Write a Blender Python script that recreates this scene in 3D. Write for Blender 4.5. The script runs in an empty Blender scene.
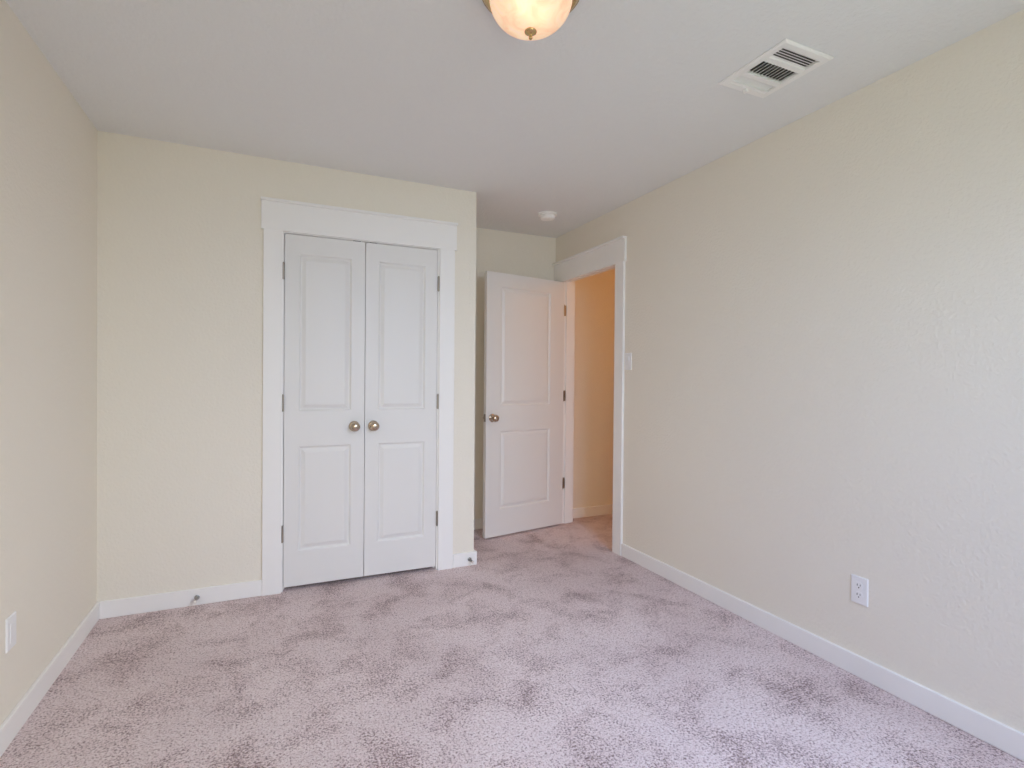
import bpy, bmesh, math, random
from mathutils import Vector, Matrix

random.seed(7)
S = bpy.context.scene
COL = S.collection

# ------------------------------------------------------------------ camera
XL, XR = -0.796, 2.226          # left and right wall faces
YC, YF = 3.268, 4.024           # closet wall face, far wall face
XE = 1.2137                     # outer corner of the closet
YB = -0.30                      # wall behind the camera
H = 2.44
WT = 0.114                      # wall thickness
YAW, PITCH, ROLL = 0.42522, -0.0089, 0.00857
F_PX, CAM_H = 530.21, 1.22

s_, c_ = math.sin(YAW), math.cos(YAW)
fwd = Vector((s_ * math.cos(PITCH), c_ * math.cos(PITCH), math.sin(PITCH)))
rgt = Vector((c_, -s_, 0))
upv = rgt.cross(fwd)
cr, sr = math.cos(ROLL), math.sin(ROLL)
R2 = rgt * cr + upv * sr
U2 = upv * cr - rgt * sr
cam_data = bpy.data.cameras.new('camera')
cam = bpy.data.objects.new('camera', cam_data)
COL.objects.link(cam)
cam.matrix_world = Matrix(((R2.x, U2.x, -fwd.x, 0), (R2.y, U2.y, -fwd.y, 0), (R2.z, U2.z, -fwd.z, CAM_H), (0, 0, 0, 1)))
cam_data.sensor_width = 36
cam_data.lens = 36 * F_PX / 1024
cam_data.clip_start = 0.02
S.camera = cam

# ------------------------------------------------------------------ world, lights, exposure
VS = S.view_settings
VS.view_transform = 'Standard'
VS.look = 'None'
VS.gamma = 1.0
VS.use_curve_mapping = False
VS.exposure = 0.0
S.cycles.use_denoising = True
S.cycles.max_bounces = 20
S.cycles.diffuse_bounces = 16
S.cycles.sample_clamp_indirect = 6.0
S.cycles.caustics_reflective = False
S.cycles.caustics_refractive = False

w = bpy.data.worlds.new('daylight')
S.world = w
w.use_nodes = True
nt = w.node_tree
nt.nodes.clear()
wo = nt.nodes.new('ShaderNodeOutputWorld')
bg = nt.nodes.new('ShaderNodeBackground')
sky = nt.nodes.new('ShaderNodeTexSky')
sky.sky_type = 'NISHITA'
sky.sun_disc = False
sky.sun_elevation = math.radians(42)
sky.sun_rotation = math.radians(20)
bg.inputs['Strength'].default_value = 0.05
nt.links.new(sky.outputs[0], bg.inputs['Color'])
nt.links.new(bg.outputs[0], wo.inputs['Surface'])

WZ0, WZ1 = 0.72, 2.12                           # windows in the wall behind the viewer
WINS = ((-0.68, 0.42), (0.62, 1.72))


def area_light(name, loc, direction, sx, sy, power, color, spread=180):
    d = bpy.data.lights.new(name, 'AREA')
    d.shape = 'RECTANGLE'
    d.size, d.size_y = sx, sy
    d.energy = power
    d.color = color
    d.spread = math.radians(spread)
    o = bpy.data.objects.new(name, d)
    o.location = loc
    o.rotation_euler = Vector(direction).to_track_quat('-Z', 'Y').to_euler()
    COL.objects.link(o)
    return o


# daylight at the two windows: steep blue skylight, a weak level light, plus added fill beams to even out the room
LWIN = ((WINS[0][0] + WINS[0][1]) / 2, YB - 0.25, 1.45)
RWIN = ((WINS[1][0] + WINS[1][1]) / 2, YB - 0.25, 1.45)


def daylight(name, win, direction, rgb, spread=180, dz=0.0, dy=0.0):
    k = max(rgb)
    area_light(name, (win[0], win[1] + dy, win[2] + dz), direction, 1.1, 1.3, 40 * k, [v / k for v in rgb], spread)


daylight('right_window_skylight', RWIN, (0, 1, -.9), (.62, .795, 1.15), 110, .42, -.1)
daylight('right_window_level_light', RWIN, (0, 1, -.05), (.01, .01, .04))  # weak broad area light aimed almost level into the room
daylight('right_window_left_wall_fill', RWIN, (-.9, 1, -.45), (.18, .179, .15), 70)  # added fill beam, aimed low across to brighten the left wall
daylight('right_window_ceiling_fill', RWIN, (.3, 1, .5), (.107, .125, .097), 90)  # added fill beam, aimed upwards to lift the ceiling on the right
daylight('left_window_far_floor_fill', LWIN, (.42, 1, -.3), (.07, .064, .043), 50)  # added narrow fill beam for the far carpet and doorway side
daylight('left_window_ceiling_fill', LWIN, (-.1, 1, .5), (.087, .098, .076), 90)  # second added beam pointing up, brightens the left of the ceiling

# warm lamp of the hallway
hl = bpy.data.lights.new('hallway_lamp', 'POINT')
hl.energy = 6.6
hl.color = (1.0, 0.41, 0.04)
hl.shadow_soft_size = 0.12
hlo = bpy.data.objects.new('hallway_lamp', hl)
hlo.location = (3.05, 2.6, 2.2)
COL.objects.link(hlo)


# ------------------------------------------------------------------ materials
def lin(r, g, b):
    f = lambda v: (v / 255 / 12.92) if v / 255 <= 0.04045 else ((v / 255 + 0.055) / 1.055) ** 2.4
    return (f(r), f(g), f(b), 1)


def mat(name, color, rough=0.5, metal=0.0, spec=0.5):
    m = bpy.data.materials.new(name)
    m.use_nodes = True
    b = m.node_tree.nodes['Principled BSDF']
    b.inputs['Base Color'].default_value = color
    b.inputs['Roughness'].default_value = rough
    b.inputs['Metallic'].default_value = metal
    b.inputs['Specular IOR Level'].default_value = spec
    return m


def add_bump(m, scale, strength, dist, detail=3.0, rough=0.55):
    t = m.node_tree
    b = t.nodes['Principled BSDF']
    tc = t.nodes.new('ShaderNodeNewGeometry')
    n = t.nodes.new('ShaderNodeTexNoise')
    n.inputs['Scale'].default_value = scale
    n.inputs['Detail'].default_value = detail
    n.inputs['Roughness'].default_value = rough
    bp = t.nodes.new('ShaderNodeBump')
    bp.inputs['Strength'].default_value = strength
    bp.inputs['Distance'].default_value = dist
    t.links.new(tc.outputs['Position'], n.inputs['Vector'])
    t.links.new(n.outputs['Fac'], bp.inputs['Height'])
    t.links.new(bp.outputs['Normal'], b.inputs['Normal'])
    return m


M = {}
M['wall'] = add_bump(mat('cream_wall_paint', (0.850, 0.806, 0.715, 1), 0.75, 0, 0.25), 75, 0.6, 0.005)
M['ceiling'] = add_bump(mat('ceiling_paint', (0.81, 0.82, 0.825, 1), 0.85, 0, 0.15), 60, 0.65, 0.006)
M['trim'] = mat('white_trim_paint', (0.90, 0.89, 0.875, 1), 0.38, 0, 0.45)
M['door'] = add_bump(mat('white_door_paint', (0.80, 0.79, 0.775, 1), 0.42, 0, 0.45), 30, 0.05, 0.001)
M['plastic'] = mat('white_plastic', (0.86, 0.86, 0.87, 1), 0.3)
M['detector'] = mat('detector_plastic', (0.95, 0.94, 0.93, 1), 0.45)
M['slot'] = mat('dark_slot', (0.03, 0.03, 0.035, 1), 0.6)
M['nickel'] = mat('satin_nickel', (0.56, 0.46, 0.36, 1), 0.24, 1.0)
M['hinge'] = mat('hinge_metal', (0.40, 0.36, 0.31, 1), 0.38, 1.0)
M['steel'] = mat('spring_steel', (0.42, 0.42, 0.42, 1), 0.3, 1.0)
M['brass'] = mat('antique_brass', (0.66, 0.46, 0.22, 1), 0.25, 1.0)
M['rubber'] = mat('white_rubber', (0.78, 0.75, 0.72, 1), 0.6)
M['vent'] = mat('white_enamel', (0.89, 0.885, 0.875, 1), 0.4)
M['duct'] = mat('dark_duct', (0.09, 0.08, 0.075, 1), 0.8)
M['dark'] = mat('closet_interior', (0.10, 0.09, 0.08, 1), 0.9)
M['outside'] = mat('outside_lawn', (0.10, 0.16, 0.05, 1), 0.9)


def carpet_material():
    m = mat('mauve_carpet', (0.5, 0.4, 0.38, 1), 0.95, 0, 0.1)
    t = m.node_tree
    N, L = t.nodes, t.links
    b = N['Principled BSDF']
    g = N.new('ShaderNodeNewGeometry')

    def noise(scale, detail=2.0, rough=0.5, dist=0.0, vec=None):
        n = N.new('ShaderNodeTexNoise')
        n.inputs['Scale'].default_value = scale
        n.inputs['Detail'].default_value = detail
        n.inputs['Roughness'].default_value = rough
        n.inputs['Distortion'].default_value = dist
        L.new(vec or g.outputs['Position'], n.inputs['Vector'])
        return n.outputs['Fac']

    def ramp(src, stops):
        r = N.new('ShaderNodeValToRGB')
        e = r.color_ramp.elements
        while len(e) < len(stops):
            e.new(0.5)
        for el, (p, c) in zip(e, stops):
            el.position = p
            el.color = c
        L.new(src, r.inputs['Fac'])
        return r.outputs['Color']

    def mul(a, bb, fac=1.0):
        x = N.new('ShaderNodeMix')
        x.data_type = 'RGBA'
        x.blend_type = 'MULTIPLY'
        x.inputs['Factor'].default_value = fac
        L.new(a, x.inputs[6])
        L.new(bb, x.inputs[7])
        return x.outputs[2]

    # tufts: light yarn tips with darker flecks between them
    vo = N.new('ShaderNodeTexVoronoi')
    vo.inputs['Scale'].default_value = 210
    vo.inputs['Randomness'].default_value = 1.0
    L.new(g.outputs['Position'], vo.inputs['Vector'])
    def math_(op, a_, b_):
        n = N.new('ShaderNodeMath')
        n.operation = op
        for i, v in enumerate((a_, b_)):
            if isinstance(v, float):
                n.inputs[i].default_value = v
            else:
                L.new(v, n.inputs[i])
        return n.outputs[0]

    grain = math_('ADD', math_('MULTIPLY', math_('SUBTRACT', noise(125, 3.0, 0.72), 0.5), 1.45), 0.5)
    # clumps and trodden patches lower the share of light yarn tips
    clump = math_('MULTIPLY', math_('SUBTRACT', noise(42, 2.0, 0.6), 0.5), 0.26)
    patch = math_('MULTIPLY', math_('MINIMUM', math_('SUBTRACT', noise(4.6, 4.0, 0.6, 0.35), 0.52), 0.03), 0.68)
    fleck = math_('ADD', math_('ADD', grain, clump), patch)
    yarn = ramp(fleck, [(0.27, (0.29, 0.195, 0.19, 1)), (0.40, (0.70, 0.55, 0.545, 1)), (0.52, (0.95, 0.80, 0.795, 1)), (0.68, (0.99, 0.89, 0.885, 1))])
    tip = ramp(vo.outputs['Distance'], [(0.0, (1, 1, 1, 1)), (0.75, (0.93, 0.91, 0.91, 1))])
    col = mul(yarn, tip)
    # pile pushed this way and that by feet and the vacuum cleaner
    broad = ramp(noise(1.3, 2.0, 0.5, 0.3), [(0.36, (0.90, 0.88, 0.88, 1)), (0.58, (1, 1, 1, 1))])
    col = mul(col, broad)
    L.new(col, b.inputs['Base Color'])
    add = N.new('ShaderNodeMath')
    add.operation = 'SUBTRACT'
    L.new(fleck, add.inputs[0])
    L.new(vo.outputs['Distance'], add.inputs[1])
    bp = N.new('ShaderNodeBump')
    bp.inputs['Strength'].default_value = 0.8
    bp.inputs['Distance'].default_value = 0.006
    L.new(add.outputs[0], bp.inputs['Height'])
    L.new(bp.outputs['Normal'], b.inputs['Normal'])
    b.inputs['Sheen Weight'].default_value = 0.15
    return m


M['carpet'] = carpet_material()


def shade_material():
    """Frosted marbled lamp glass: lit from inside by the bulbs, glows softly."""
    m = bpy.data.materials.new('marbled_lamp_glass')
    m.use_nodes = True
    t = m.node_tree
    N, L = t.nodes, t.links
    N.clear()
    out = N.new('ShaderNodeOutputMaterial')
    g = N.new('ShaderNodeNewGeometry')
    n = N.new('ShaderNodeTexNoise')
    n.inputs['Scale'].default_value = 14
    n.inputs['Detail'].default_value = 4
    n.inputs['Distortion'].default_value = 1.6
    L.new(g.outputs['Position'], n.inputs['Vector'])
    r = N.new('ShaderNodeValToRGB')
    r.color_ramp.elements[0].position = 0.3
    r.color_ramp.elements[0].color = (0.88, 0.60, 0.42, 1)
    r.color_ramp.elements[1].position = 0.7
    r.color_ramp.elements[1].color = (0.96, 0.78, 0.60, 1)
    L.new(n.outputs['Fac'], r.inputs['Fac'])
    tr = N.new('ShaderNodeBsdfTranslucent')
    df = N.new('ShaderNodeBsdfDiffuse')
    gl = N.new('ShaderNodeBsdfGlossy')
    gl.inputs['Roughness'].default_value = 0.15
    L.new(r.outputs['Color'], tr.inputs['Color'])
    L.new(r.outputs['Color'], df.inputs['Color'])
    m1 = N.new('ShaderNodeMixShader')
    m1.inputs['Fac'].default_value = 0.4
    L.new(tr.outputs[0], m1.inputs[1])
    L.new(df.outputs[0], m1.inputs[2])
    m2 = N.new('ShaderNodeMixShader')
    m2.inputs['Fac'].default_value = 0.05
    L.new(m1.outputs[0], m2.inputs[1])
    L.new(gl.outputs[0], m2.inputs[2])
    em = N.new('ShaderNodeEmission')
    em.inputs['Strength'].default_value = 0.46
    L.new(r.outputs['Color'], em.inputs['Color'])
    ad = N.new('ShaderNodeAddShader')
    L.new(m2.outputs[0], ad.inputs[0])
    L.new(em.outputs[0], ad.inputs[1])
    L.new(ad.outputs[0], out.inputs['Surface'])
    return m


M['shade'] = shade_material()


def bulb_material():
    m = bpy.data.materials.new('lit_bulb')
    m.use_nodes = True
    b = m.node_tree.nodes['Principled BSDF']
    b.inputs['Emission Color'].default_value = (1.0, 0.80, 0.55, 1)
    b.inputs['Emission Strength'].default_value = 3.8
    return m


M['bulb'] = bulb_material()


def glass_material():
    m = bpy.data.materials.new('window_glass')
    m.use_nodes = True
    t = m.node_tree
    t.nodes.clear()
    o = t.nodes.new('ShaderNodeOutputMaterial')
    a = t.nodes.new('ShaderNodeBsdfTransparent')
    g = t.nodes.new('ShaderNodeBsdfGlossy')
    g.inputs['Roughness'].default_value = 0.02
    x = t.nodes.new('ShaderNodeMixShader')
    x.inputs['Fac'].default_value = 0.05
    t.links.new(a.outputs[0], x.inputs[1])
    t.links.new(g.outputs[0], x.inputs[2])
    t.links.new(x.outputs[0], o.inputs['Surface'])
    return m


M['glass'] = glass_material()


# ------------------------------------------------------------------ helpers
def obj(name, bm, m, parent=None, smooth=False, loc=None, rot=None):
    me = bpy.data.meshes.new(name)
    bmesh.ops.recalc_face_normals(bm, faces=bm.faces)
    bm.to_mesh(me)
    bm.free()
    me.materials.append(m)
    if smooth:
        for p in me.polygons:
            p.use_smooth = True
        try:
            me.set_sharp_from_angle(angle=math.radians(40))
        except Exception:
            pass
    o = bpy.data.objects.new(name, me)
    COL.objects.link(o)
    if parent:
        o.parent = parent
    if loc:
        o.location = loc
    if rot:
        o.rotation_euler = rot
    return o


def box(bm, x0, x1, y0, y1, z0, z1, bevel=0.0, seg=1):
    r = bmesh.ops.create_cube(bm, size=1)
    for v in r['verts']:
        v.co = Vector((x0 + (v.co.x + .5) * (x1 - x0), y0 + (v.co.y + .5) * (y1 - y0), z0 + (v.co.z + .5) * (z1 - z0)))
    if bevel:
        es = list({e for v in r['verts'] for e in v.link_edges})
        bmesh.ops.bevel(bm, geom=es, offset=bevel, segments=seg, affect='EDGES', profile=0.5)


def boxes(*args, bevel=0.0, seg=1):
    bm = bmesh.new()
    for a in args:
        box(bm, *a, bevel=bevel, seg=seg)
    return bm


def lathe(bm, prof, seg=32, mtx=None, close=False):
    """prof: list of (radius, height) turned about Z, then moved by mtx."""
    rings = []
    for r, z in prof:
        if r < 1e-6:
            rings.append([bm.verts.new((0, 0, z))])
        else:
            rings.append([bm.verts.new((r * math.cos(2 * math.pi * i / seg), r * math.sin(2 * math.pi * i / seg), z)) for i in range(seg)])
    for a, b in zip(rings, rings[1:]):
        for i in range(seg):
            j = (i + 1) % seg
            if len(a) == 1 and len(b) == 1:
                continue
            if len(a) == 1:
                bm.faces.new((a[0], b[i], b[j]))
            elif len(b) == 1:
                bm.faces.new((a[i], a[j], b[0]))
            else:
                bm.faces.new((a[i], a[j], b[j], b[i]))
    if mtx is not None:
        for ring in rings:
            for v in ring:
                v.co = mtx @ v.co
    return bm


def lathed(prof, seg=32, mtx=None):
    return lathe(bmesh.new(), prof, seg, mtx)


def empty(name, loc=(0, 0, 0), rotz=0.0):
    o = bpy.data.objects.new(name, None)
    o.empty_display_size = 0.05
    o.location = loc
    o.rotation_euler = (0, 0, rotz)
    COL.objects.link(o)
    return o


def tag(o, label=None, cat=None, group=None, kind=None):
    if label:
        o['label'] = label
    if cat:
        o['category'] = cat
    if group:
        o['group'] = group
    if kind:
        o['kind'] = kind
    return o


def struct(o, label, cat):
    return tag(o, label, cat, kind='structure')


def copy_tree(o, parent=None):
    c = o.copy()
    COL.objects.link(c)
    if parent:
        c.parent = parent
    for ch in list(o.children):
        copy_tree(ch, c)
    return c


TOY = Matrix.Rotation(math.radians(90), 4, 'X')        # local +Z -> -Y
ID = Matrix.Identity(4)

# ------------------------------------------------------------------ room shell
HX1, HY0 = 3.55, 1.2                                   # hallway extents
OX0, OX1, OZ = 0.042, 0.976, 2.056                     # rough opening of the closet
DY0, DY1 = 3.116, 3.926                                # rough opening of the doorway
VX0, VX1, VY0, VY1 = 1.683, 1.893, 1.356, 1.616        # hole in the ceiling for the register

struct(obj('floor', boxes((XL - .1, HX1 + .1, YB - .1, YF + .1, -0.1, 0.0)), M['carpet']), 'mauve beige cut pile carpet covering the whole bedroom floor', 'floor')

struct(obj('ceiling', boxes((XL - .1, VX0, YB - .1, YF + .1, H, H + .1), (VX1, HX1 + .1, YB - .1, YF + .1, H, H + .1),
                            (VX0, VX1, YB - .1, VY0, H, H + .1), (VX0, VX1, VY1, YF + .1, H, H + .1)), M['ceiling']),
       'pale grey lightly textured flat ceiling above the bedroom', 'ceiling')
struct(obj('wall_left', boxes((XL - .1, XL, YB, YF, 0, H)), M['wall']), 'cream wall at the left edge of the room with an outlet low down', 'wall')
bm = boxes((XL, OX0, YC, YC + WT, 0, H), (OX1, XE, YC, YC + WT, 0, H), (OX0, OX1, YC, YC + WT, OZ, H))
struct(obj('wall_closet', bm, M['wall']), 'cream wall that holds the double closet doors', 'wall')
struct(obj('wall_alcove', boxes((XE - WT, XE, YC + WT, YF, 0, H)), M['wall']), 'short cream return wall at the side of the closet', 'wall')
struct(obj('wall_far', boxes((XL - .1, HX1 + .1, YF, YF + .1, 0, H)), M['wall']), 'far cream wall behind the open door, continuing into the hallway', 'wall')
bm = boxes((XR, XR + WT, YB, DY0, 0, H), (XR, XR + WT, DY1, YF, 0, H), (XR, XR + WT, DY0, DY1, 2.076, H))
struct(obj('wall_right', bm, M['wall']), 'long cream wall on the right with the doorway and a low outlet', 'wall')
bm = boxes((XL - .1, WINS[0][0], YB - .1, YB, 0, H), (WINS[0][1], WINS[1][0], YB - .1, YB, 0, H), (WINS[1][1], XR + WT, YB - .1, YB, 0, H),
           *[(a_, b_, YB - .1, YB, z0, z1) for a_, b_ in WINS for z0, z1 in ((0, WZ0), (WZ1, H))])
struct(obj('wall_back', bm, M['wall']), 'cream wall behind the viewer with the window', 'wall')
struct(obj('wall_hallway', boxes((HX1, HX1 + .1, HY0, YF, 0, H), (XR + WT, HX1 + .1, HY0 - .1, HY0, 0, H)), M['wall']), 'cream walls closing the hallway beyond the doorway', 'wall')

# windows out of the picture: the room's daylight
def window(name, loc, rotz, w_, label):
    """local frame: x along the wall, +y into the room"""
    wn = struct(empty(name, loc, rotz), label, 'window')
    ww, wh = w_ / 2, WZ1 - WZ0
    fr = boxes((-ww, -ww + .05, -.04, .04, 0, wh), (ww - .05, ww, -.04, .04, 0, wh), (-ww + .05, ww - .05, -.04, .04, 0, .05),
               (-ww + .05, ww - .05, -.04, .04, wh - .05, wh), (-ww + .05, ww - .05, -.03, .03, wh / 2 - .02, wh / 2 + .02))
    obj('window_frame', fr, M['trim'], wn)
    obj('pane', boxes((-ww + .05, ww - .05, -.003, .003, .05, wh / 2 - .02), (-ww + .05, ww - .05, -.003, .003, wh / 2 + .02, wh - .05)), M['glass'], wn)
    obj('window_sill', boxes((-ww - .04, ww + .04, .051, .11, -.02, 0), bevel=.003), M['trim'], wn)


for i, ((a_, b_), nm) in enumerate(zip(WINS, ('left', 'right'))):
    window('window_%d' % (i + 1), ((a_ + b_) / 2, YB - .05, WZ0), 0, b_ - a_, 'white framed %s hand window in the wall behind the viewer' % nm)

# ------------------------------------------------------------------ baseboards
BT, BH = 0.014, 0.088


def board(name, runs, label):
    bm = bmesh.new()
    for r in runs:
        box(bm, *r, bevel=.003)
    return struct(obj(name, bm, M['trim']), label, 'baseboard')


board('baseboard_left', [(XL, XL + BT, YB, YC - .0005, 0, BH)], 'white baseboard along the left wall')
board('baseboard_closet', [(XL + BT, -0.046, YC - BT, YC, 0, BH)], 'white baseboard between the left corner and the closet casing')
board('baseboard_corner', [(1.067, XE + .019, YC - BT, YC, 0, BH), (XE, XE + .019, YC, YF - BT, 0, BH)], 'short white baseboard wrapping the closet corner right of the casing')
board('baseboard_far', [(XE + .019, XR, YF - BT, YF, 0, BH)], 'white baseboard at the far wall behind the open door')
board('baseboard_right', [(XR - BT, XR, YB, 3.026, 0, BH)], 'long white baseboard along the right wall')
board('baseboard_hallway', [(XR + WT, HX1, YF - BT, YF, 0, BH)], 'white baseboard seen through the doorway in the hallway')


# ------------------------------------------------------------------ casings
def casing(name, length_in, hin, label, origin, rotz, jd, cap_over=(.012, .012), leg_w=.098, legs=(1, 1), catches=(), z1=None, htop=2.199, cap_d=.014):
    """local frame: x along the opening (0..length_in clear width), -y towards the room, z up; y=0 is the wall face"""
    t = struct(empty(name, origin, rotz), label, 'door casing')
    rev = .008
    x0, x1 = -rev, length_in + rev
    d = .018
    z1 = hin + .004 if z1 is None else z1
    for on, a, b in ((legs[0], x0 - leg_w, x0), (legs[1], x1, x1 + leg_w)):
        obj('side_casing', boxes((a, b, -d, 0, 0, z1), bevel=.0012), M['trim'], t)
    e0, e1 = cap_over
    obj('head_casing', boxes((x0 - leg_w - e0, x1 + leg_w + e1, -d, 0, z1, htop), bevel=.0012), M['trim'], t)
    obj('head_cap', boxes((x0 - leg_w - e0 - .003, x1 + leg_w + e1 + .003, -d - cap_d, 0, htop, htop + .016), bevel=.003), M['trim'], t)
    obj('side_jamb', boxes((-.018, 0, 0, jd, 0, hin)), M['trim'], t)
    obj('side_jamb', boxes((length_in, length_in + .018, 0, jd, 0, hin)), M['trim'], t)
    obj('head_jamb', boxes((-.018, length_in + .018, 0, jd, hin, hin + .018)), M['trim'], t)
    for cx in catches:
        obj('catch_plate', boxes((cx - .022, cx + .022, .006, .030, hin - .0035, hin)), M['slot'], t)
    return t


closet_trim = casing('trim_1', .898, 2.038, 'white painted casing with a flat head around the double closet doors', (.060, YC, 0), 0, WT, catches=(.400, .497))
# stop strips inside the closet jamb that the leaves close against
obj('door_stop_strip', boxes((0, .010, .040, .075, 0, 2.038), (.888, .898, .040, .075, 0, 2.038), (.010, .888, .040, .075, 2.028, 2.038)), M['trim'], closet_trim)

# doorway: local +x runs towards -Y (rot -90), room side is -X
dj = casing('trim_2', .774, 2.058, 'white painted casing with a capped head around the open doorway', (XR, 3.908, 0), math.radians(-90), WT, cap_over=(.004, .012), leg_w=.098, z1=2.041, cap_d=.020)
obj('door_stop_strip', boxes((0, .010, .040, .075, 0, 2.058), (.764, .774, .040, .075, 0, 2.058), (.010, .764, .040, .075, 2.048, 2.058)), M['trim'], dj)
for z in (.345, 1.084, 1.803):
    tag(obj('hinge_leaf', boxes((0, .002, -.006, .040, z - .0445, z + .0445)), M['hinge'], dj), 'dull metal hinge leaf on the jamb')
# hallway side of the same doorway
obj('side_casing', boxes((.780, .878, WT, WT + .018, 0, 2.064), bevel=.002), M['trim'], dj)
obj('side_casing', boxes((-.098, -.006, WT, WT + .018, 0, 2.064), bevel=.002), M['trim'], dj)
obj('head_casing', boxes((-.098, .890, WT, WT + .020, 2.064, 2.205), bevel=.002), M['trim'], dj)


# ------------------------------------------------------------------ doors
def leaf_mesh(W, HH, T, holes):
    """slab with rectangular holes; front face y=0, back face y=T"""
    xs = sorted({0, W, *[h[0] for h in holes], *[h[1] for h in holes]})
    zs = sorted({0, HH, *[h[2] for h in holes], *[h[3] for h in holes]})
    bm = bmesh.new()
    vc = {}

    def V(x, y, z):
        k = (round(x, 5), round(y, 5), round(z, 5))
        if k not in vc:
            vc[k] = bm.verts.new(k)
        return vc[k]

    def hole(i, j):
        cx, cz = (xs[i] + xs[i + 1]) / 2, (zs[j] + zs[j + 1]) / 2
        return not (0 <= i < len(xs) - 1 and 0 <= j < len(zs) - 1) or any(h[0] < cx < h[1] and h[2] < cz < h[3] for h in holes)

    def solid(i, j):
        return 0 <= i < len(xs) - 1 and 0 <= j < len(zs) - 1 and not hole(i, j)

    for i in range(len(xs) - 1):
        for j in range(len(zs) - 1):
            if not solid(i, j):
                continue
            x0, x1, z0, z1 = xs[i], xs[i + 1], zs[j], zs[j + 1]
            bm.faces.new([V(x0, 0, z0), V(x1, 0, z0), V(x1, 0, z1), V(x0, 0, z1)])
            bm.faces.new([V(x0, T, z0), V(x0, T, z1), V(x1, T, z1), V(x1, T, z0)])
            if not solid(i - 1, j):
                bm.faces.new([V(x0, 0, z0), V(x0, 0, z1), V(x0, T, z1), V(x0, T, z0)])
            if not solid(i + 1, j):
                bm.faces.new([V(x1, 0, z0), V(x1, T, z0), V(x1, T, z1), V(x1, 0, z1)])
            if not solid(i, j - 1):
                bm.faces.new([V(x0, 0, z0), V(x0, T, z0), V(x1, T, z0), V(x1, 0, z0)])
            if not solid(i, j + 1):
                bm.faces.new([V(x0, 0, z1), V(x1, 0, z1), V(x1, T, z1), V(x0, T, z1)])
    # ease the outer upright edges
    es = [e for e in bm.edges if abs(e.verts[0].co.x - e.verts[1].co.x) < 1e-6 and abs(e.verts[0].co.y - e.verts[1].co.y) < 1e-6
          and min(abs(e.verts[0].co.x), abs(e.verts[0].co.x - W)) < 1e-6]
    bmesh.ops.bevel(bm, geom=es, offset=.0025, segments=2, affect='EDGES', profile=.5)
    return bm


PROF = [(0, 0), (.003, .0012), (.007, .0075), (.011, .0105), (.015, .0110), (.018, .0105), (.036, .0025), (.039, .002)]


def panel_mesh(x0, x1, z0, z1, T):
    bm = bmesh.new()
    for sgn in (0, 1):
        prev = None
        for ins, dep in PROF:
            y = dep if sgn == 0 else T - dep
            r = [bm.verts.new(c) for c in ((x0 + ins, y, z0 + ins), (x1 - ins, y, z0 + ins), (x1 - ins, y, z1 - ins), (x0 + ins, y, z1 - ins))]
            if prev:
                for k in range(4):
                    bm.faces.new((prev[k], prev[(k + 1) % 4], r[(k + 1) % 4], r[k]))
            prev = r
        bm.faces.new(prev)
    return bm


KNOB = [(.0, .066), (.010, .0655), (.018, .063), (.0245, .057), (.0275, .049), (.0265, .041), (.021, .034), (.0135, .029), (.011, .022), (.012, .012), (.0165, .008)]
ROSE = [(.0165, .0085), (.026, .007), (.030, .004), (.0315, 0)]


def knob(parent, x, y, z, back=False):
    mt = Matrix.Translation((x, y, z)) @ (TOY if not back else Matrix.Rotation(math.radians(-90), 4, 'X'))
    k = obj('knob', lathed(KNOB, 36, mt), M['nickel'], parent, True)
    tag(k, 'round satin nickel knob')
    r = obj('rose', lathed(ROSE, 36, mt), M['nickel'], k, True)
    return k


def hinge_barrel(parent, x, y, z, h=.089, r=.0065):
    bm = bmesh.new()
    lathe(bm, [(0, -h / 2 - .004), (.004, -h / 2 - .004), (.0045, -h / 2), (r, -h / 2), (r, -h / 6 - .0006), (r * .86, -h / 6), (r, -h / 6 + .0006), (r, h / 6 - .0006), (r * .86, h / 6),
               (r, h / 6 + .0006), (r, h / 2), (.0045, h / 2), (.004, h / 2 + .004), (0, h / 2 + .004)], 16, Matrix.Translation((x, y, z)))
    return bm


PZ = ((.222, .825), (1.026, 1.928))       # panel heights above the floor


def closet_leaf(name, x0, W, hinge_left, label):
    zb, zt, T = .024, 2.0335, .035
    d = struct(empty(name, (x0, YC + .001, zb)), label, 'door')
    px0, px1 = (.076, W - .076)
    holes = [(px0, px1, a - zb, b - zb) for a, b in PZ]
    obj('leaf', leaf_mesh(W, zt - zb, T, holes), M['door'], d)
    for nm, h in zip(('lower_panel', 'upper_panel'), holes):
        obj(nm, panel_mesh(h[0], h[1], h[2], h[3], T), M['door'], d)
    knob(d, W - .0585 if hinge_left else .050, 0, .932 - zb)
    for z in (.330, 1.075, 1.822):
        xh = -.0065 if hinge_left else W + .0065
        h = obj('hinge', hinge_barrel(d, xh, -.006, z - zb), M['hinge'], d, True)
        tag(h, 'dull metal butt hinge')
        lf = boxes((xh - .0012 + (.005 if hinge_left else -.005), xh + .0012 + (.005 if hinge_left else -.005), -.006, .028, z - zb - .0445, z - zb + .0445))
        obj('hinge_leaf', lf, M['hinge'], h)
    return d


closet_leaf('door_1', .0632, .4443, True, 'white two panel closet door, left leaf with its knob at the right edge')
closet_leaf('door_2', .5108, .4442, False, 'white two panel closet door, right leaf with its knob at the left edge')

# open door to the hallway: hinged at the far jamb, swung 79 degrees into the room
TH = math.radians(79)
ct, st = math.cos(TH), math.sin(TH)
pv = Vector((XR - .008, 3.908))
hc = pv + Vector((.043 * ct - .003 * st, -.043 * st - .003 * ct))       # hinge corner of the face we see
dirv = Vector((-st, -ct))                                                # towards the free edge
W3, ZB3, ZT3, T3 = .766, .015, 2.035, .035
free = hc + dirv * W3
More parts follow.
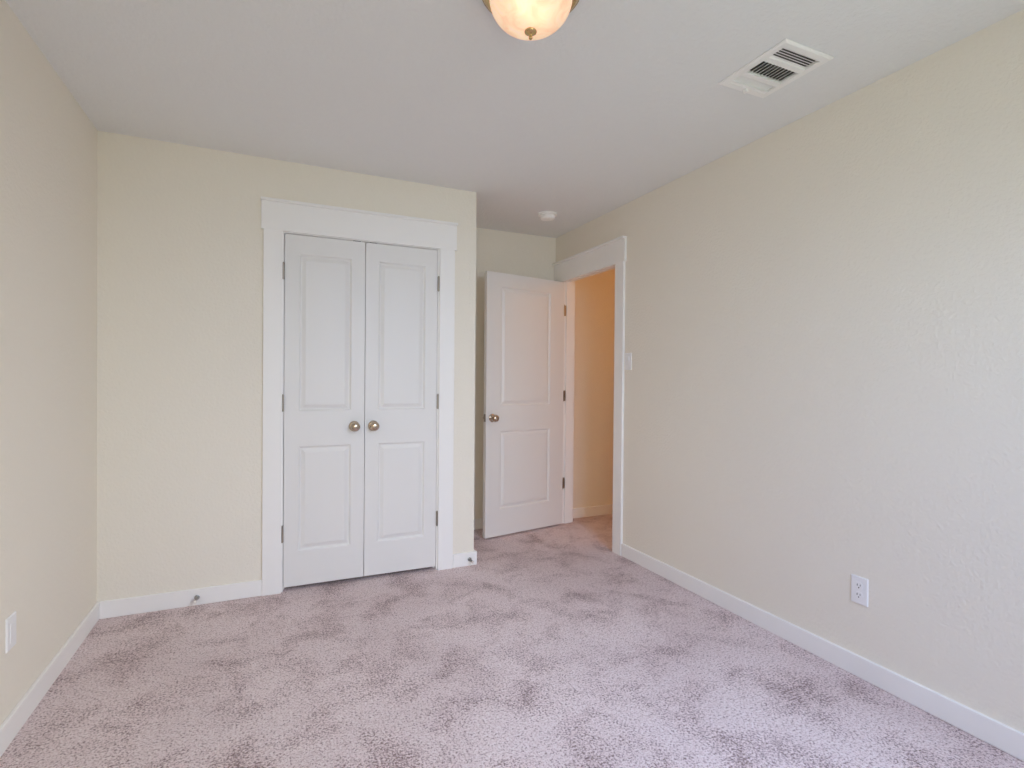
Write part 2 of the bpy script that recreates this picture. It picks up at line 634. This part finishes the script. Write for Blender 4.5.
# local x runs from the free edge to the hinge edge, front face looks along local -y
d3 = struct(empty('door_3', (free.x, free.y, ZB3), math.atan2(-dirv.y, -dirv.x)), 'white two panel door standing open in front of the far wall', 'door')
holes = [(.131, W3 - .143, a - ZB3, b - ZB3) for a, b in ((.216, .820), (1.016, 1.931))]
obj('leaf', leaf_mesh(W3, ZT3 - ZB3, T3, holes), M['door'], d3)
for nm, h in zip(('lower_panel', 'upper_panel'), holes):
    obj(nm, panel_mesh(h[0], h[1], h[2], h[3], T3), M['door'], d3)
knob(d3, .057, 0, .925 - ZB3)
knob(d3, .057, T3, .925 - ZB3, True)
lp = obj('latch_plate', boxes((-.0015, .002, .0055, .0295, .925 - ZB3 - .029, .925 - ZB3 + .029), (-.009, 0, .012, .023, .925 - ZB3 - .009, .925 - ZB3 + .009), bevel=.0006), M['hinge'], d3)
tag(lp, 'dull metal latch plate on the door edge')
for z in (.345, 1.084, 1.803):
    h = obj('hinge', hinge_barrel(d3, W3 + .0045, T3 + .006, z - ZB3), M['hinge'], d3, True)
    tag(h, 'dull metal butt hinge')
    obj('hinge_leaf', boxes((W3 - .001, W3 + .0018, .003, T3 + .004, z - ZB3 - .0445, z - ZB3 + .0445), (W3 + .0018, W3 + .006, -.002, .0015, z - ZB3 - .0445, z - ZB3 + .0445)), M['hinge'], h)

# ------------------------------------------------------------------ ceiling light
LX, LY = .728, 1.49
cl = tag(empty('ceiling_light', (LX, LY, H)), 'flush ceiling light with marbled glass bowl, brass rim and small brass finial', 'ceiling light')
pan = [(0, -.0005), (.143, -.0005), (.156, -.004), (.160, -.012), (.157, -.020), (.150, -.024), (.145, -.031), (.138, -.036), (.130, -.036), (.128, -.030), (0, -.028)]
obj('brass_pan', lathed(pan, 64), M['brass'], cl, True)
bowl = [(.1295, -.033)]
for i in range(1, 25):
    a = i / 24 * math.pi / 2
    bowl.append((.1295 * math.cos(a) ** .84 if i < 24 else 0.0, -.033 - .100 * math.sin(a)))
sh = obj('glass_shade', lathed(bowl, 64), M['shade'], cl, True)
tag(sh, 'cream marbled glass bowl glowing warm')
fin = [(r_, z_ + .0070) for r_, z_ in [(0, -.138), (.010, -.138), (.0175, -.1435), (.0195, -.147), (.018, -.150), (.0125, -.152), (.0105, -.1545), (.0065, -.157), (.0042, -.161), (.006, -.164), (.0062, -.167), (.004, -.170), (0, -.171)]]
obj('finial', lathed(fin, 32), M['brass'], cl, True)
BULBS = ((-.045, -.052, -.030), (.006, -.036, -.040))
bulb_prof = [(0, 0), (.010, 0), (.0105, -.016), (.014, -.026), (.0185, -.040), (.0195, -.050), (.017, -.060), (.010, -.068), (0, -.0705)]
for bx, by, bz in BULBS:
    obj('bulb', lathed(bulb_prof, 20, Matrix.Translation((bx, by, bz))), M['bulb'], cl, True)

# ------------------------------------------------------------------ ceiling register
vcx, vcy = (VX0 + VX1) / 2, (VY0 + VY1) / 2
rg = tag(empty('ceiling_vent', (vcx, vcy, H)), 'white rectangular air register with three banks of louvres in the ceiling', 'vent')
hw, hh = .129, .158
ix, iy = .098, .122
bm = bmesh.new()
# sloped flange: outer rim touching the ceiling, inner lip lower
lv = [(hw, hh, -.0005), (hw, hh, -.004), (hw - .008, hh - .008, -.0085), (ix + .003, iy + .003, -.0085), (ix, iy, -.006), (ix, iy, .006)]
prev = None
for a, b, z in lv:
    r = [bm.verts.new((sx * a, sy * b, z)) for sx, sy in ((-1, -1), (1, -1), (1, 1), (-1, 1))]
    if prev:
        for k in range(4):
            bm.faces.new((prev[k], prev[(k + 1) % 4], r[(k + 1) % 4], r[k]))
    prev = r
obj('frame', bm, M['vent'], rg)
BANKS = ((-.120, -.060), (-.036, .046), (.070, .112))
bm = boxes((-ix, ix, BANKS[0][1], BANKS[1][0], -.0075, .006), (-ix, ix, BANKS[1][1], BANKS[2][0], -.0075, .006), (-ix, ix, BANKS[2][1], iy, -.0075, .006))
obj('divider', bm, M['vent'], rg)
obj('duct', boxes((-ix - .004, ix + .004, -iy - .004, iy + .004, .055, .06), (-ix - .004, -ix, -iy, iy, .007, .055), (ix, ix + .004, -iy, iy, .007, .055),
                  (-ix, ix, -iy - .004, -iy, .007, .055), (-ix, ix, iy, iy + .004, .007, .055)), M['duct'], rg)


def slat(bm, cx, cy, length, along, width, tilt, thick=.0012):
    r = bmesh.ops.create_cube(bm, size=1)
    if along == 'x':
        mt = Matrix.Translation((cx, cy, .001)) @ Matrix.Rotation(tilt, 4, 'X') @ Matrix.Diagonal((length, width, thick, 1))
    else:
        mt = Matrix.Translation((cx, cy, .001)) @ Matrix.Rotation(tilt, 4, 'Y') @ Matrix.Diagonal((width, length, thick, 1))
    for v in r['verts']:
        v.co = mt @ v.co


n1 = 5
for k in range(n1):                                      # bank nearest the viewer: blades we look past
    y = BANKS[0][0] + (k + .5) * (BANKS[0][1] - BANKS[0][0]) / n1
    bm = bmesh.new()
    slat(bm, 0, y, 2 * ix - .002, 'x', .0115, math.radians(30))
    obj('louvre', bm, M['vent'], rg)
n2 = 11
for k in range(n2):                                      # middle bank: blades the other way round
    x = -ix + (k + .5) * 2 * ix / n2
    bm = bmesh.new()
    slat(bm, x, (BANKS[1][0] + BANKS[1][1]) / 2, BANKS[1][1] - BANKS[1][0], 'y', .0115, math.radians(-50))
    obj('louvre', bm, M['vent'], rg)
n3 = 4
for k in range(n3):                                      # far bank: we see the blade faces
    y = BANKS[2][0] + (k + .5) * (BANKS[2][1] - BANKS[2][0]) / n3
    bm = bmesh.new()
    slat(bm, 0, y, 2 * ix - .002, 'x', .0088, math.radians(-35))
    obj('louvre', bm, M['vent'], rg)
obj('damper_lever', boxes((-.006, .006, iy + .004, iy + .022, -.020, -.0065), bevel=.001), M['vent'], rg)

# ------------------------------------------------------------------ smoke detector
sd = tag(empty('smoke_detector', (1.843, 3.462, H)), 'small round white smoke detector on the ceiling near the doorway', 'smoke detector')
obj('base_ring', lathed([(0, -.0005), (.070, -.0005), (.071, -.004), (.069, -.013), (.062, -.0145), (0, -.0145)], 48), M['detector'], sd, True)
cov = obj('cover', lathed([(.056, -.0145), (.052, -.017), (.0525, -.021), (.052, -.034), (.048, -.040), (.038, -.0425), (0, -.043)], 48), M['detector'], sd, True)
obj('test_button', lathed([(.010, -.0425), (.010, -.045), (.008, -.0458), (0, -.046)], 20, Matrix.Translation((.020, -.012, 0))), M['detector'], cov, True)

# ------------------------------------------------------------------ outlets and switch
def plate_mesh(w_, h_, t=.0055):
    bm = bmesh.new()
    prev = None
    for ins, y in ((0, 0), (0, -.0022), (.0022, -t + .0006), (.005, -t)):
        r = [bm.verts.new((sx * (w_ / 2 - ins), y, sz * (h_ / 2 - ins))) for sx, sz in ((-1, -1), (1, -1), (1, 1), (-1, 1))]
        if prev:
            for k in range(4):
                bm.faces.new((prev[k], prev[(k + 1) % 4], r[(k + 1) % 4], r[k]))
        prev = r
    bm.faces.new(prev)
    return bm


def make_outlet(loc, rotz, label):
    t = tag(empty('wall_outlet', loc, rotz), label, 'outlet')
    obj('cover_plate', plate_mesh(.070, .114), M['plastic'], t)
    for z in (.0195, -.0195):
        # receptacle face: round with flattened top and bottom
        bm = bmesh.new()
        pts = []
        for k in range(32):
            a = 2 * math.pi * k / 32
            pts.append((.0172 * math.cos(a), max(-.0142, min(.0142, .0172 * math.sin(a)))))
        f0 = [bm.verts.new((x, -.005, z + q)) for x, q in pts]
        f1 = [bm.verts.new((x * .97, -.0072, z + q * .97)) for x, q in pts]
        for k in range(32):
            bm.faces.new((f0[k], f0[(k + 1) % 32], f1[(k + 1) % 32], f1[k]))
        bm.faces.new(f1)
        rc = obj('receptacle', bm, M['plastic'], t)
        sl = boxes((-.0075, -.0050, -.0076, -.0070, z - .001, z + .0075), (.0048, .0070, -.0076, -.0070, z + .000, z + .0068))
        lathe(sl, [(0, .0076), (.0026, .0076), (.0026, .0070)], 14, Matrix.Translation((0, 0, z - .0075)) @ TOY)
        so = obj('slots', sl, M['slot'], rc)
    obj('screw', lathed([(0, .0066), (.0022, .0063), (.003, .005)], 14, TOY), M['plastic'], t, True)
    return t


out_a = make_outlet((XR, 1.399, .357), math.radians(-90), 'white duplex outlet low on the right wall above the baseboard')
wp = tag(empty('wall_plate', (XL, 2.304, .358), math.radians(90)), 'plain white wall plate low on the left wall at the edge of the photo', 'wall plate')
obj('cover_plate', plate_mesh(.070, .112), M['plastic'], wp)
obj('insert', boxes((-.0165, .0165, -.0072, -.0050, -.033, .033), bevel=.0008), M['plastic'], wp)

sw = tag(empty('light_switch', (XR, 2.984, 1.349), math.radians(-90)), 'white rocker light switch on the right wall beside the doorway casing', 'light switch')
obj('cover_plate', plate_mesh(.072, .116), M['plastic'], sw)
obj('surround', boxes((-.0175, .0175, -.0066, -.0050, -.034, .034), bevel=.0004), M['plastic'], sw)
bm = bmesh.new()
pr = [(-.0155, -.0068, -.031), (.0155, -.0068, -.031), (.0155, -.0078, 0), (-.0155, -.0078, 0), (.0155, -.0110, .031), (-.0155, -.0110, .031), (-.0155, -.0055, -.031), (.0155, -.0055, -.031), (.0155, -.0055, .031), (-.0155, -.0055, .031)]
vs = [bm.verts.new(p) for p in pr]
for f in ((0, 1, 2, 3), (3, 2, 4, 5), (5, 4, 8, 9), (0, 6, 7, 1), (6, 9, 8, 7)):
    bm.faces.new([vs[i] for i in f])
bm.faces.new([vs[i] for i in (0, 3, 5, 9, 6)])
bm.faces.new([vs[i] for i in (1, 7, 8, 4, 2)])
obj('rocker', bm, M['plastic'], sw)


# ------------------------------------------------------------------ spring door stops on the baseboard
def make_stop(loc, label):
    t = tag(empty('door_stop', loc), label, 'door stop')
    obj('mounting_flange', lathed([(0, .0075), (.006, .0075), (.0075, .006), (.0125, .003), (.013, 0)], 28, TOY), M['steel'], t, True)
    # coil spring
    bm = bmesh.new()
    turns, seg, rs, rw = 16, 14, .0058, .0011
    prev = None
    L0, L1 = .006, .060
    n = turns * seg
    for i in range(n + 1):
        a = 2 * math.pi * i / seg
        rr = rs * (1.0 - .12 * i / n)
        c = Vector((rr * math.cos(a), -(L0 + (L1 - L0) * i / n), rr * math.sin(a)))
        e1 = Vector((math.cos(a), 0, math.sin(a)))
        e2 = Vector((0, 1, 0))
        ring = [bm.verts.new(c + rw * (e1 * math.cos(b) + e2 * math.sin(b))) for b in (k * math.pi / 3 for k in range(6))]
        if prev:
            for k in range(6):
                bm.faces.new((prev[k], prev[(k + 1) % 6], ring[(k + 1) % 6], ring[k]))
        prev = ring
    obj('spring', bm, M['steel'], t, True)
    tp = obj('rubber_tip', lathed([(0, .058), (.0055, .058), (.0075, .060), (.0078, .070), (.006, .0745), (0, .0755)], 24, TOY), M['rubber'], t, True)
    tag(tp, 'white rubber tip')
    return t


st_a = make_stop((-.359, YC - BT, .043), 'small metal spring door stop on the baseboard left of the closet')
st_b = copy_tree(st_a)
st_b.location = (1.180, YC - BT, .043)
tag(st_b, 'small metal spring door stop on the short baseboard at the closet corner')

# ground outside the window
struct(obj('ground_outside', boxes((-24, 14, -24, YB - .5, -.6, -.5), (-24, XL - .5, YB - .5, 14, -.6, -.5)), M['outside']), 'lawn outside the windows', 'ground')
